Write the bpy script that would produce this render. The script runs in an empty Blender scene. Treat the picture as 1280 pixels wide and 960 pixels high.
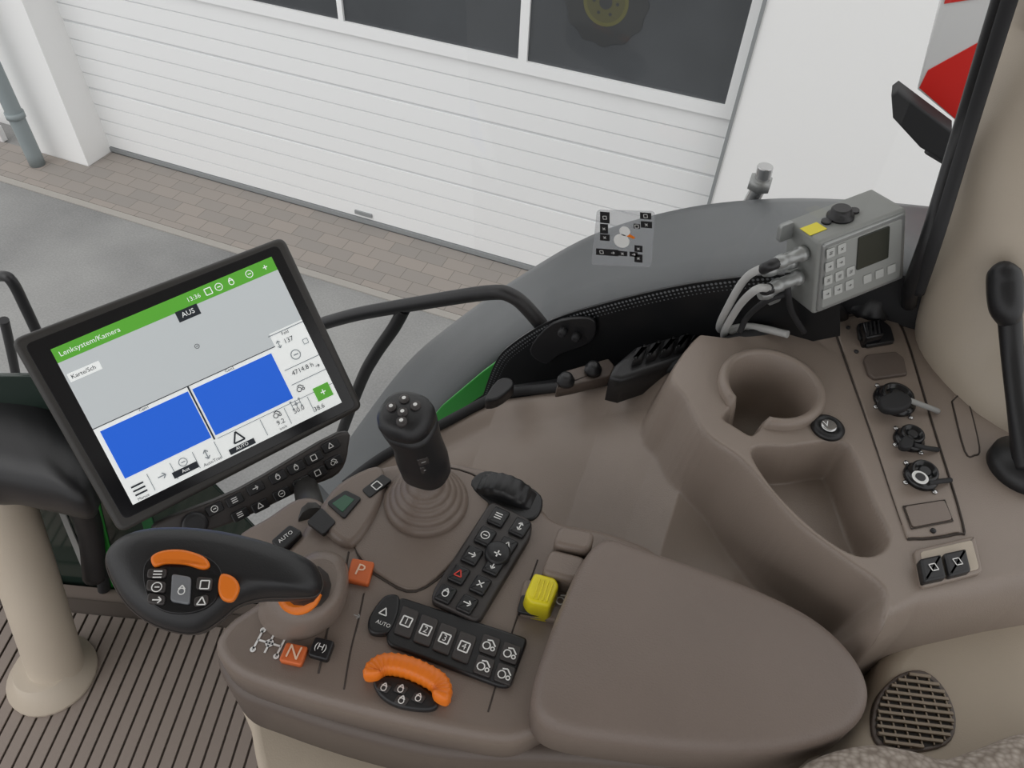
import bpy, math, random
import numpy as np
from mathutils import Vector, Matrix
random.seed(3)
S=bpy.context.scene
S.view_settings.view_transform='Standard'
# ------------------------------------------------------------------ camera
FPX=950.0
TH=math.radians(47); RO=math.radians(3.9); HD=math.radians(180-71.3)
CAM=Vector((0,0,1.42))
Fd=Vector((math.cos(HD)*math.cos(TH),math.sin(HD)*math.cos(TH),-math.sin(TH)))
R0=Vector((math.sin(HD),-math.cos(HD),0)); U0=R0.cross(Fd)
Rt=R0*math.cos(RO)+U0*math.sin(RO); Up=U0*math.cos(RO)-R0*math.sin(RO)
cd=bpy.data.cameras.new('camera'); cam=bpy.data.objects.new('camera',cd); S.collection.objects.link(cam)
cd.sensor_width=36; cd.lens=FPX/1280*36; cd.clip_start=0.02
m=Matrix.Identity(4)
for i in range(3):
    m[i][0]=Rt[i]; m[i][1]=Up[i]; m[i][2]=-Fd[i]; m[i][3]=CAM[i]
cam.matrix_world=m; S.camera=cam
def ray(p): return Fd+Rt*((p[0]-640)/FPX)+Up*((480-p[1])/FPX)
# measured position of a photo feature on a known plane of the cab
class Fr:
    def __init__(s,o,u,v):
        s.o=Vector(o); s.u=Vector(u).normalized(); v=Vector(v); v=(v-s.u*v.dot(s.u)).normalized(); s.v=v; s.n=s.u.cross(v)
    def loc(s,p):
        r=ray(p); t=(s.o-CAM).dot(s.n)/r.dot(s.n); w=CAM+r*t-s.o
        return (w.dot(s.u),w.dot(s.v))
    def w(s,x,y,z=0): return s.o+s.u*x+s.v*y+s.n*z
    def P(s,p): a=s.loc(p); return s.w(*a)
    def L(s,ps): return [s.loc(p) for p in ps]
    def up(s,d): return Fr(s.o+s.n*d,s.u,s.v)
def H(z): return Fr((0,0,z),(1,0,0),(0,1,0))
def VY(y): return Fr((0,y,0),(1,0,0),(0,0,1))
def P(x,y,z): return H(z).P((x,y))
def quadframe(TL,TR,BR,BL,width):
    r=[np.array(ray(p)) for p in (TL,TR,BR,BL)]
    A=np.stack([-r[1],r[2],-r[3]],axis=1); d=np.linalg.solve(A,-r[0]); d=[1,d[0],d[1],d[2]]
    c=[r[i]*d[i] for i in range(4)]; s=width/np.linalg.norm(c[1]-c[0]); c=[Vector(q*s)+CAM for q in c]
    return Fr(c[3],c[2]-c[3],c[0]-c[3])
# ------------------------------------------------------------------ materials
def lin(c): return c/12.92 if c<=.04045 else ((c+.055)/1.055)**2.4
def hx(h): return tuple(lin(int(h[i:i+2],16)/255) for i in (0,2,4))+(1,)
def mat(name,h,rough=.5,metal=0,bump=0,scale=300,emit=0,var=0,vscale=8,spec=.5,alpha=1):
    M=bpy.data.materials.new(name); M.use_nodes=True; nt=M.node_tree; b=nt.nodes['Principled BSDF']
    c=hx(h); b.inputs['Base Color'].default_value=c; b.inputs['Roughness'].default_value=rough; b.inputs['Metallic'].default_value=metal
    b.inputs['Specular IOR Level'].default_value=spec; b.inputs['Alpha'].default_value=alpha
    if emit: b.inputs['Emission Color'].default_value=c; b.inputs['Emission Strength'].default_value=emit
    tc=nt.nodes.new('ShaderNodeTexCoord')
    if bump:
        n=nt.nodes.new('ShaderNodeTexNoise'); n.inputs['Scale'].default_value=scale; n.inputs['Detail'].default_value=2
        nt.links.new(tc.outputs['Object'],n.inputs['Vector'])
        bp=nt.nodes.new('ShaderNodeBump'); bp.inputs['Strength'].default_value=bump; bp.inputs['Distance'].default_value=.001
        nt.links.new(n.outputs['Fac'],bp.inputs['Height']); nt.links.new(bp.outputs['Normal'],b.inputs['Normal'])
    if var:
        n=nt.nodes.new('ShaderNodeTexNoise'); n.inputs['Scale'].default_value=vscale; n.inputs['Detail'].default_value=6
        nt.links.new(tc.outputs['Object'],n.inputs['Vector'])
        r=nt.nodes.new('ShaderNodeValToRGB'); r.color_ramp.elements[0].position=.3; r.color_ramp.elements[1].position=.7
        r.color_ramp.elements[0].color=tuple(x*(1-var) for x in c[:3])+(1,); r.color_ramp.elements[1].color=tuple(min(1,x*(1+var)) for x in c[:3])+(1,)
        nt.links.new(n.outputs['Fac'],r.inputs['Fac']); nt.links.new(r.outputs['Color'],b.inputs['Base Color'])
    return M
TAUPE=mat('taupe_plastic','8f8278',.36,bump=.3,scale=700,var=.05)
TAUPE2=mat('taupe_console','7d7067',.36,bump=.3,scale=700,var=.05)
PAD=mat('armrest_vinyl','7c6f67',.45,bump=.5,scale=600,var=.05)
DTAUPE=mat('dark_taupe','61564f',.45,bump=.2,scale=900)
SEAM=mat('seam_dark','3e3631',.7)
BEIGE=mat('beige_plastic','bbaf9f',.45,bump=.2,scale=700,var=.03)
SEATB=mat('seat_base_beige','b5a897',.6,bump=.2,scale=500,var=.04)
BLK=mat('black_plastic','1f1f21',.40,bump=.15,scale=600)
BLK2=mat('black_gloss','151518',.2)
RUB=mat('black_rubber','242426',.7)
BTN=mat('button_dark','3b3736',.45)
HOUS=mat('display_housing','363432',.45,bump=.1,scale=800)
WHT=mat('white_print','ececea',.6)
LGR=mat('light_grey_print','9a9a98',.6)
ORG=mat('orange_plastic','ef7d1e',.38)
ORG2=mat('orange_label','d86c36',.5)
YEL=mat('yellow_plastic','eadb24',.35)
FEND=mat('fender_grey','5e6163',.38,bump=.3,scale=500,var=.03)
GRN=mat('tractor_green','2f9e3a',.3)
DGRN=mat('dark_green','1f5a32',.3)
ALU=mat('aluminium','a3a5a4',.35,metal=.5)
ALU2=mat('grey_enclosure','8f918e',.5)
CHR=mat('chrome','c8c8c8',.2,metal=1)
CAB=mat('cable_grey','b4b4b2',.5)
RED=mat('reflective_red','d62a24',.35)
RWH=mat('reflective_white','d8d8d8',.4)
DOORW=mat('garage_panel_white','f0f1f1',.45,bump=.1,scale=60)
DOORG=mat('garage_groove','d6d8d9',.6)
DFRM=mat('garage_frame_grey','8d9091',.5)
WALLW=mat('wall_render_white','f3f3f2',.8,bump=.4,scale=80)
WGL=mat('garage_window_glass','4b4e51',.25,var=.25,vscale=1.2)
PIPE=mat('pipe_grey','8d9698',.5)
# ------------------------------------------------------------------ mesh accumulation
PARENTS={}; BAG={}
def grp(name):
    if name not in PARENTS:
        e=bpy.data.objects.new(name,None); e.empty_display_size=.05; S.collection.objects.link(e); PARENTS[name]=e
    return name
def add(key,verts,faces,mt,smooth=True):
    b=BAG.setdefault(key,dict(v=[],f=[],m=[],s=[],mats=[]))
    if mt not in b['mats']: b['mats'].append(mt)
    k=b['mats'].index(mt); o=len(b['v'])
    b['v']+=[tuple(v) for v in verts]
    for i,f in enumerate(faces):
        b['f'].append([j+o for j in f]); b['m'].append(k); b['s'].append(smooth if isinstance(smooth,bool) else smooth[i])
def finalize():
    for key,b in BAG.items():
        par,part=key if isinstance(key,tuple) else (None,key)
        me=bpy.data.meshes.new(part); me.from_pydata(b['v'],[],b['f']); 
        for q in b['mats']: me.materials.append(q)
        me.polygons.foreach_set('material_index',b['m']); me.polygons.foreach_set('use_smooth',b['s']); me.update()
        o=bpy.data.objects.new(part,me); S.collection.objects.link(o)
        if par: o.parent=PARENTS[grp(par)]
def catmull(pts,n=6,closed=True):
    pts=[tuple(p) for p in pts]; N=len(pts); out=[]; A=[np.array(p,float) for p in pts]
    rng=range(N) if closed else range(N-1)
    for i in rng:
        if closed: p0,p1,p2,p3=A[i-1],A[i],A[(i+1)%N],A[(i+2)%N]
        else: p0,p1,p2,p3=A[max(i-1,0)],A[i],A[i+1],A[min(i+2,N-1)]
        for k in range(n):
            t=k/n; out.append(tuple(.5*((2*p1)+(-p0+p2)*t+(2*p0-5*p1+4*p2-p3)*t*t+(-p0+3*p1-3*p2+p3)*t**3)))
    if not closed: out.append(tuple(A[-1]))
    return out
def rc(pts,r,seg=4):
    out=[]; N=len(pts); A=[Vector(p) for p in pts]
    for i in range(N):
        a,b,c=A[i-1],A[i],A[(i+1)%N]; d1=(a-b); d2=(c-b); rr=min(r,d1.length*.49,d2.length*.49)
        s=b+d1.normalized()*rr; e=b+d2.normalized()*rr
        for k in range(seg+1):
            t=k/seg; q=s*(1-t)**2+b*2*t*(1-t)+e*t*t; out.append((q.x,q.y))
    return out
def area(p): return .5*sum(p[i-1][0]*p[i][1]-p[i][0]*p[i-1][1] for i in range(len(p)))
def inset(p,d):
    if abs(d)<1e-9: return list(p)
    N=len(p); out=[]
    for i in range(N):
        a=Vector(p[i-1]);b=Vector(p[i]);c=Vector(p[(i+1)%N]); e1=b-a;e2=c-b
        if e1.length<1e-9: e1=e2
        if e2.length<1e-9: e2=e1
        if e1.length<1e-9: out.append(tuple(b)); continue
        n1=Vector((-e1.y,e1.x)).normalized(); n2=Vector((-e2.y,e2.x)).normalized(); n=n1+n2
        if n.length<.3: n=n1
        n.normalize(); k=1/max(.6,n.dot(n1)); q=b+n*d*k; out.append((q.x,q.y))
    return out
def relax(p,it=4):
    for _ in range(it): p=[((p[i-1][0]+2*p[i][0]+p[(i+1)%len(p)][0])/4,(p[i-1][1]+2*p[i][1]+p[(i+1)%len(p)][1])/4) for i in range(len(p))]
    return p
def loft(key,rings,mt,capA=True,capB=True,closed=True,smooth=True):
    n=len(rings[0]); V=[v for r in rings for v in r]; F=[]; sm=[]
    for i in range(len(rings)-1):
        for j in range(n if closed else n-1):
            k=(j+1)%n; F.append([i*n+j,i*n+k,(i+1)*n+k,(i+1)*n+j]); sm.append(smooth)
    if capA: F.append(list(range(n))[::-1]); sm.append(False)
    if capB: F.append([(len(rings)-1)*n+j for j in range(n)]); sm.append(False)
    add(key,V,F,mt,sm)
def slab(key,fr,pts,th,mt,r=.002,z=0,taper=0,crown=0):
    """moulded plate: rounded top edge; pts are 2D in frame; top at z, thickness th"""
    if area(pts)<0: pts=pts[::-1]
    rings=[]; 
    rings.append([fr.w(x,y,z-th) for x,y in inset(pts,-taper)])
    rings.append([fr.w(x,y,z-r-.0002) for x,y in pts])
    for k in range(0,5):
        a=k/4*math.pi/2; q=inset(pts,r*(1-math.cos(a)))
        if crown: q=relax(q,k*2)
        rings.append([fr.w(x,y,z-r+r*math.sin(a)) for x,y in q])
    if crown:
        cx=sum(p[0] for p in q)/len(q); cy=sum(p[1] for p in q)/len(q)
        for s in (.93,.82,.66,.46,.25,.04):
            q=relax(q,4)
            rings.append([fr.w(cx+(x-cx)*s,cy+(y-cy)*s,z+crown*(1-s*s)) for x,y in q])
        loft(key,rings,mt,True,False)
        n=len(q); c=fr.w(cx,cy,z+crown); add(key,rings[-1]+[c],[[i,(i+1)%n,n] for i in range(n)],mt,True)
    else: loft(key,rings,mt)
def pslab(key,z,px,th,mt,r=.002,sm=0,rnd=0,taper=0,fr=None,dz=0,crown=0):
    fr=fr or H(z); p=fr.L(px)
    if sm: p=catmull(p,sm)
    if rnd: p=rc(p,rnd)
    slab(key,fr,p,th,mt,r,z=dz,taper=taper,crown=crown)
def pillow(key,fr,pts,up,dn,mt,n=7,pw=.5,c=None):
    if area(pts)<0: pts=pts[::-1]
    cx=sum(p[0] for p in pts)/len(pts); cy=sum(p[1] for p in pts)/len(pts)
    if c: cx,cy=c
    rings=[]
    for k in range(-n,n+1):
        a=k/n*math.pi/2*.985; s=math.cos(a)**pw; h=math.sin(a)*(up if k>0 else dn)
        rings.append([fr.w(cx+(x-cx)*s,cy+(y-cy)*s,h) for x,y in pts])
    loft(key,rings,mt)
def basis(ax):
    ax=Vector(ax).normalized(); t=Vector((1,0,0)) if abs(ax.x)<.8 else Vector((0,1,0)); u=ax.cross(t).normalized(); return ax,u,ax.cross(u)
def lathe(key,o,ax,prof,mt,seg=32,cap=True,wob=None):
    ax,u,v=basis(ax); o=Vector(o); rings=[]
    for r,h in prof:
        rings.append([o+ax*h+(u*math.cos(2*math.pi*j/seg)+v*math.sin(2*math.pi*j/seg))*(r*(wob(j,seg) if wob else 1)) for j in range(seg)])
    loft(key,rings,mt,cap,cap)
def tube(key,pts,r,mt,seg=12,n=8,sm=True):
    pts=[Vector(p) for p in pts]; rs=r if isinstance(r,(list,tuple)) else [r]*len(pts)
    if sm and len(pts)>2:
        q=catmull([tuple(p)+(rr,) for p,rr in zip(pts,rs)],n,False); pts=[Vector(a[:3]) for a in q]; rs=[a[3] for a in q]
    rings=[]; u=None
    for i,p in enumerate(pts):
        t=(pts[min(i+1,len(pts)-1)]-pts[max(i-1,0)]).normalized()
        if u is None: _,u,_=basis(t)
        u=(u-t*u.dot(t)).normalized(); v=t.cross(u)
        rings.append([p+(u*math.cos(2*math.pi*j/seg)+v*math.sin(2*math.pi*j/seg))*rs[i] for j in range(seg)])
    loft(key,rings,mt)
def txt(key,s,fr,p,d,size,mt,z=.0004,align='CENTER'):
    cu=bpy.data.curves.new('t','FONT'); cu.body=s; cu.size=size; cu.align_x=align; cu.align_y='CENTER'; cu.resolution_u=2
    o=bpy.data.objects.new('t',cu); S.collection.objects.link(o); bpy.context.view_layer.update()
    me=bpy.data.meshes.new_from_object(o); 
    a=fr.loc(p); b=fr.loc((p[0]+d[0],p[1]+d[1])); dd=Vector((b[0]-a[0],b[1]-a[1])).normalized(); e=Vector((-dd.y,dd.x))
    V=[fr.w(a[0]+dd.x*q.co.x+e.x*q.co.y,a[1]+dd.y*q.co.x+e.y*q.co.y,z) for q in me.vertices]
    add(key,V,[list(f.vertices) for f in me.polygons],mt,False)
    bpy.data.objects.remove(o); bpy.data.meshes.remove(me)
def icon(key,fr,p,d,s,kind,mt,z=.0005):
    """flat printed pictogram"""
    a=fr.loc(p); b=fr.loc((p[0]+d[0],p[1]+d[1])); dd=Vector((b[0]-a[0],b[1]-a[1])).normalized(); e=Vector((-dd.y,dd.x)); o=Vector(a)
    def W(x,y): q=o+dd*x*s+e*y*s; return fr.w(q.x,q.y,z)
    def seg(x0,y0,x1,y1,w=.06):
        t=Vector((x1-x0,y1-y0)).normalized()*w; n=Vector((-t.y,t.x)); 
        add(key,[W(x0-n.x,y0-n.y),W(x1-n.x,y1-n.y),W(x1+n.x,y1+n.y),W(x0+n.x,y0+n.y)],[[0,1,2,3]],mt,False)
    def ring(cx,cy,r,w=.1,N=14,a0=0,a1=6.2832):
        V=[];Fc=[]
        for i in range(N+1):
            t=a0+(a1-a0)*i/N; V+=[W(cx+math.cos(t)*r,cy+math.sin(t)*r),W(cx+math.cos(t)*(r-w),cy+math.sin(t)*(r-w))]
        for i in range(N): Fc.append([2*i,2*i+1,2*i+3,2*i+2])
        add(key,V,Fc,mt,False)
    if kind=='ring': ring(0,0,.5); seg(-.2,0,.25,0)
    elif kind=='sq':
        for q in ((-.4,-.4,.4,-.4),(.4,-.4,.4,.4),(.4,.4,-.4,.4),(-.4,.4,-.4,-.4)): seg(*q)
    elif kind=='arrow': seg(-.4,0,.4,0); seg(.4,0,.1,.3); seg(.4,0,.1,-.3)
    elif kind=='updn': seg(0,-.5,0,.5); seg(0,.5,-.25,.2); seg(0,.5,.25,.2); seg(0,-.5,-.25,-.2); seg(0,-.5,.25,-.2)
    elif kind=='plus': seg(-.3,0,.3,0); seg(0,-.3,0,.3)
    elif kind=='bars': seg(-.4,.3,.4,.3); seg(-.4,0,.4,0); seg(-.4,-.3,.4,-.3)
    elif kind=='trac': ring(-.2,-.15,.35); ring(.35,-.25,.2); seg(-.3,.3,.1,.4); seg(.1,.4,.5,0)
    elif kind=='x': seg(-.3,-.3,.3,.3); seg(-.3,.3,.3,-.3)
    elif kind=='tri': seg(-.4,-.3,.4,-.3); seg(.4,-.3,0,.45); seg(0,.45,-.4,-.3)
    elif kind=='drop': ring(0,-.1,.35); seg(-.3,.1,0,.5); seg(.3,.1,0,.5)
    elif kind=='gear':
        seg(-.6,0,.6,0,.05); 
        for q in (-.6,0,.6): seg(q,-.5,q,.5,.05)
        ring(0,0,.2); ring(-.6,.5,.14); ring(.6,.5,.14); ring(-.6,-.5,.14); ring(.6,-.5,.14)
def pq(c,a,b): 
    x,y=c; return [(x-a[0]-b[0],y-a[1]-b[1]),(x+a[0]-b[0],y+a[1]-b[1]),(x+a[0]+b[0],y+a[1]+b[1]),(x-a[0]+b[0],y-a[1]+b[1])]
def box(key,lo,hi,mt):
    (a,b,c),(d,e,f)=lo,hi
    V=[(a,b,c),(d,b,c),(d,e,c),(a,e,c),(a,b,f),(d,b,f),(d,e,f),(a,e,f)]
    add(key,V,[[0,3,2,1],[4,5,6,7],[0,1,5,4],[1,2,6,5],[2,3,7,6],[3,0,4,7]],mt,False)
def seam(key,z,px,r=.0012,closed=False,mt=None,sm=4):
    pts=[P(a,b,z) for a,b in px]
    if closed: pts.append(pts[0])
    tube(key,pts,r,mt or SEAM,seg=6,n=sm)
# ================================================================== OUTSIDE
GZ=-1.5
M=bpy.data.materials.new('asphalt'); M.use_nodes=True; nt=M.node_tree; b=nt.nodes['Principled BSDF']; b.inputs['Roughness'].default_value=.85
tc=nt.nodes.new('ShaderNodeTexCoord'); n1=nt.nodes.new('ShaderNodeTexNoise'); n1.inputs['Scale'].default_value=1.3; n1.inputs['Detail'].default_value=8
n2=nt.nodes.new('ShaderNodeTexNoise'); n2.inputs['Scale'].default_value=90
mx=nt.nodes.new('ShaderNodeMath'); mx.operation='MULTIPLY_ADD'; mx.inputs[1].default_value=.45
cr=nt.nodes.new('ShaderNodeValToRGB'); cr.color_ramp.elements[0].position=.45; cr.color_ramp.elements[0].color=hx('747474'); cr.color_ramp.elements[1].position=1; cr.color_ramp.elements[1].color=hx('9c9c9a')
for n in (n1,n2): nt.links.new(tc.outputs['Object'],n.inputs['Vector'])
nt.links.new(n2.outputs['Fac'],mx.inputs[0]); nt.links.new(n1.outputs['Fac'],mx.inputs[2]); nt.links.new(mx.outputs[0],cr.inputs['Fac']); nt.links.new(cr.outputs['Color'],b.inputs['Base Color'])
ASPH=M
add('ground_asphalt',[(-12,-8,GZ),(10,-8,GZ),(10,9,GZ),(-12,9,GZ)],[[0,1,2,3]],ASPH,False)
M=bpy.data.materials.new('pavers'); M.use_nodes=True; nt=M.node_tree; b=nt.nodes['Principled BSDF']; b.inputs['Roughness'].default_value=.85
tc=nt.nodes.new('ShaderNodeTexCoord'); br=nt.nodes.new('ShaderNodeTexBrick'); br.inputs['Scale'].default_value=5; br.inputs['Color1'].default_value=hx('8d8883'); br.inputs['Color2'].default_value=hx('989089'); br.inputs['Mortar'].default_value=hx('78736d'); br.inputs['Mortar Size'].default_value=.012; br.inputs['Brick Width'].default_value=.9; br.inputs['Row Height'].default_value=.5
nt.links.new(tc.outputs['Object'],br.inputs['Vector']); nt.links.new(br.outputs['Color'],b.inputs['Base Color'])
PAV=M
WY=3.5
FW=VY(WY)
def xw(px,py): return FW.loc((px,py))[0]
xl=xw(140,190); xr=xw(893,240)
wz=FW.loc((680,80))[1]
box(('paving_strip','edge_rows'),(-9,WY-.55,GZ),(3,WY-.225,GZ+.01),PAV)
box(('paving_strip','door_rows'),(xl+.005,WY-.225,GZ),(xr-.02,WY-.015,GZ+.01),PAV)
box(('kerb_channel','channel'),(-9,WY-.60,GZ),(3,WY-.552,GZ+.008),mat('kerb','a09c96',.8))
# garage door
z=GZ+.03; rows=max(1,round((wz-.06-z)/.105)); st=(wz-.06-z)/rows
for i in range(rows):
    zz=z+i*st
    g=.009 if i%4 else .018
    box(('garage_door','slats'),(xl,WY-.0,zz+g),(xr,WY+.04,zz+st),DOORW)
box(('garage_door','backing'),(xl,WY+.007,z),(xr,WY+.05,wz+1.6),DOORG)
box(('garage_door','bottom_seal'),(xl,WY-.01,GZ+.012),(xr,WY+.05,z+.012),DFRM)
box(('garage_door','floor_handle'),(xw(455,268)-.06,WY-.012,GZ+.07),(xw(455,268)+.06,WY+.0,GZ+.095),DFRM)
wx=[xw(205,0),xw(421,14),xw(431,18),xw(650,60),xw(661,60),xw(930,60)]
wa=wx[2]-.03-(wx[3]-wx[2]); wb=min(wx[5],xr-.06)
for a,bx in ((wx[2],wx[3]),(wx[4],wb),(wa,wx[2]-.03)): box(('garage_door','window_glass'),(a,WY-.004,wz),(bx,WY+.02,wz+.62),WGL)
def bar(x0,x1,z0,z1): box(('garage_door','window_frame'),(x0,WY-.02,z0),(x1,WY+.03,z1),DOORW)
bar(xl,xr,wz-.06,wz); bar(xl,xr,wz+.62,wz+.72)
bar(wx[3],wx[4],wz,wz+.62); bar(wx[2]-.03,wx[2],wz,wz+.62); bar(wb,xr,wz,wz+.62); bar(xl,wa,wz,wz+.62)
for i in range(8):
    box(('garage_door','upper_slats'),(xl,WY,wz+.72+i*.105+.014),(xr,WY+.04,wz+.72+(i+1)*.105),DOORW)
box(('wall_garage','right_pier'),(xr,WY-.12,GZ),(xr+4,WY+.3,2.6),WALLW)
box(('wall_garage','door_jamb'),(xr-.012,WY-.13,GZ),(xr+.004,WY+.0,2.6),DFRM)
box(('wall_garage','left_pier'),(xl-.42,WY-.22,GZ),(xl,WY+.3,2.6),WALLW)
box(('wall_garage','left_wall'),(xl-5,WY-.02,GZ),(xl-.42,WY+.3,2.6),WALLW)
box(('wall_garage','lintel'),(xl,WY-.0,wz+1.55),(xr,WY+.3,2.6),WALLW)
# dim tractor seen in the pane: lugged tyre, dished rim, hood
c=FW.loc((758,2)); O=Vector((c[0],WY-.006,c[1])); g=('garage_door','tractor_in_pane')
TG=mat('pane_green','3a4a38',.4); TD=mat('pane_tyre','3a3c3d',.5); TY=mat('pane_yellow','5f5e3c',.4); TY2=mat('pane_yellow_dim','53523a',.4)
lathe(g,O,(0,-1,0),[(.185,0),(.185,.001)],TD,seg=48,wob=lambda j,s:1+(.06 if j%4<2 else 0))
lathe(g,O+Vector((0,-.001,0)),(0,-1,0),[(.105,0),(.105,.001)],TY); lathe(g,O+Vector((0,-.002,0)),(0,-1,0),[(.088,0),(.088,.001)],TY2); lathe(g,O+Vector((0,-.003,0)),(0,-1,0),[(.03,0),(.03,.001)],TD)
for i in range(6):
    a=i*math.pi/3; lathe(g,O+Vector((.055*math.cos(a),-.003,.055*math.sin(a))),(0,-1,0),[(.008,0),(.008,.001)],TD,seg=8)
slab(g,FW.up(.0065),[(c[0]-.5,c[1]+.14),(c[0]-.2,c[1]+.10),(c[0]-.12,c[1]+.24),(c[0]+.22,c[1]+.24),(c[0]+.3,c[1]+.35),(c[0]-.5,c[1]+.35)],.001,TG,r=.0002)
dp=P(48,207,GZ); 
tube('drain_pipe',[dp+Vector((0,0,.011)),dp+Vector((0,0,.1)),dp+Vector((0,0,1.2)),dp+Vector((0,0,3))],.05,PIPE,sm=False)
lathe('drain_pipe',dp+Vector((0,0,.35)),(0,0,1),[(.058,0),(.058,.04)],PIPE)
bp_=P(8,178,GZ)
box(('barrier_board','board'),(bp_.x-.6,bp_.y-.02,GZ+.011),(bp_.x,bp_.y+.02,GZ+.12),RWH)
for i in range(3): box(('barrier_board','stripe_%d'%i),(bp_.x-.55+i*.2,bp_.y-.024,GZ+.015),(bp_.x-.45+i*.2,bp_.y-.02,GZ+.115),RED)

# ================================================================== FENDER
near=[(430,640),(480,585),(545,507),(600,452),(650,415),(720,384),(850,350),(1000,334),(1150,328),(1220,332)]
far=[(395,600),(450,520),(505,448),(560,400),(640,343),(740,284),(850,251),(960,238),(1070,240),(1180,250)]
yn=[.95]*10; yf=[1.12,1.14,1.16,1.18,1.22,1.26,1.3,1.3,1.3,1.3]
N_=[VY(y).P(p) for p,y in zip(near,yn)]; F_=[VY(y).P(p) for p,y in zip(far,yf)]
Nc=[Vector(q) for q in catmull(N_,8,False)]; Fc=[Vector(q) for q in catmull(F_,8,False)]
rings=[]
for a,b_ in zip(Nc,Fc):
    r=[a+Vector((0,0,-.16))]
    for t in (0,.03,.08,.2,.4,.6,.8,.92,.97,1):
        h=.03*(1-(2*t-1)**8); r.append(a.lerp(b_,t)+Vector((0,0,h-.03)))
    r.append(b_+Vector((0,0.005,-.14))); rings.append(r)
loft('rear_fender',rings,FEND,False,False,closed=False)
slab('fender_inner_shield',VY(.945),VY(.945).L([(560,520),(640,440),(760,392),(1000,345),(1240,345),(1260,470),(1000,470),(700,530),(600,560)]),.004,RUB,r=.001)
pslab('green_body_bracket',0,[(515,552),(552,508),(602,466),(628,447),(640,458),(618,484),(572,516),(530,556)],.006,GRN,r=.002,fr=VY(.905))
# ================================================================== SIDE WINDOW
GY=.86; FG=VY(GY)
top=[(600,505),(618,455),(640,430),(690,400),(760,378),(850,357),(930,346),(1000,343),(1050,346)]
bot=[(600,520),(632,500),(680,492),(740,482),(800,474),(860,455),(920,445),(1000,430),(1050,420)]
g='side_window'
T_=catmull(FG.L(top),6,False); B_=catmull(FG.L(bot),6,False)
slab((g,'black_frit_border'),FG,T_+B_[::-1],.004,mat('frit_black','17181a',.35),r=.0005)
V=[];Fx=[]
fr2=FG.up(.002); dotm=mat('frit_dots','6d7073',.6)
for row in range(3):
    acc=0
    for i in range(len(T_)-1):
        a=Vector(T_[i]); b_=Vector(T_[i+1]); L=(b_-a).length; d=(b_-a)/max(L,1e-6)
        while acc<L:
            q=a+d*acc; q=q+Vector((d.y,-d.x))*(.005+row*.006)
            s=.0021-row*.0005; o=len(V)
            for k in range(6): V.append(fr2.w(q.x+s*math.cos(k*1.047),q.y+s*math.sin(k*1.047)))
            Fx.append([o+k for k in range(6)]); acc+=.0062
        acc-=L
add((g,'frit_dot_pattern'),V,Fx,dotm,False)
M=bpy.data.materials.new('clear_glass'); M.use_nodes=True; nt=M.node_tree; nt.nodes.clear()
o=nt.nodes.new('ShaderNodeOutputMaterial'); t=nt.nodes.new('ShaderNodeBsdfTransparent'); gl=nt.nodes.new('ShaderNodeBsdfGlossy'); gl.inputs['Roughness'].default_value=.05; mi=nt.nodes.new('ShaderNodeMixShader'); mi.inputs[0].default_value=.03
nt.links.new(t.outputs[0],mi.inputs[1]); nt.links.new(gl.outputs[0],mi.inputs[2]); nt.links.new(mi.outputs[0],o.inputs[0])
gx=FG.loc((1050,340))[0]
BL_=FG.loc((600,505))
pane=T_+[(gx,T_[-1][1]),(gx-.02,1.5),(BL_[0]-.05,1.5)]
add((g,'glass_pane'),[FG.w(x,y,-.002) for x,y in pane],[list(range(len(pane)))],M,False)
st_=mat('sticker_film','b9bcc0',.4,alpha=.3); sf=FG.up(.001); k=('window_sticker','film')
pslab(k,0,[(746,262),(819,264),(814,334),(739,331)],.0004,st_,r=.0001,rnd=.006,fr=sf)
k=('window_sticker','pictograms'); sk=sf.up(.0004)
for cx,cy,w,h in ((756,272,6,7),(755,286,5,6),(756,297,6,4),(752,315,7,4),(766,316,7,4),(778,317,6,3),(792,318,5,3),(798,311,5,4),(798,323,5,5),(807,270,7,4),(808,281,7,4),(796,283,4,3)):
    pslab(k,0,pq((cx,cy),(w,.5),(0,h)),.0003,BLK,r=.0001,fr=sk)
    icon(k,sk,(cx,cy),(1,0),.006,random.choice(['sq','arrow','x']),WHT,z=.0003)
c=sk.loc((777,301)); lathe(('window_sticker','snowman'),sk.w(c[0],c[1],0),sk.n,[(.011,0),(.011,.0003)],WHT)
c=sk.loc((781,289)); lathe(('window_sticker','snowman'),sk.w(c[0],c[1],0),sk.n,[(.0075,0),(.0075,.0003)],WHT)
pslab(('window_sticker','snowman'),0,[(784,291),(794,297),(792,299),(783,295)],.0003,ORG,r=.0001,fr=sk.up(.0002))
# ================================================================== GRAB RAIL
HY=VY(.885)
k=('grab_rail','tube')
tube(k,[HY.P(p) for p in ((405,404),(450,392),(530,378),(610,366),(640,370),(665,392),(690,425),(702,445))],.0125,BLK)
tube(k,[HY.P(p) for p in ((505,386),(492,410),(468,445),(450,480),(420,560))],.012,BLK)
pslab(('grab_rail','mount_plate'),0,[(662,438),(690,405),(735,398),(745,412),(735,430),(700,443),(682,455)],.006,BLK,r=.002,sm=4,fr=VY(.85))
for p in ((705,412),(722,418)):
    c=VY(.85).P(p); lathe(('grab_rail','bolt'),c,(0,-1,0),[(.007,0),(.007,.012),(.004,.014)],RUB,seg=6)
k=('mirror_arm','tube'); A=VY(.9)
tube(k,[A.P(p) for p in ((-40,350),(0,345),(15,352),(32,385),(46,415))],.013,BLK)
tube(k,[A.P(p) for p in ((5,400),(12,430),(20,470),(28,520))],.012,BLK)
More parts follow.
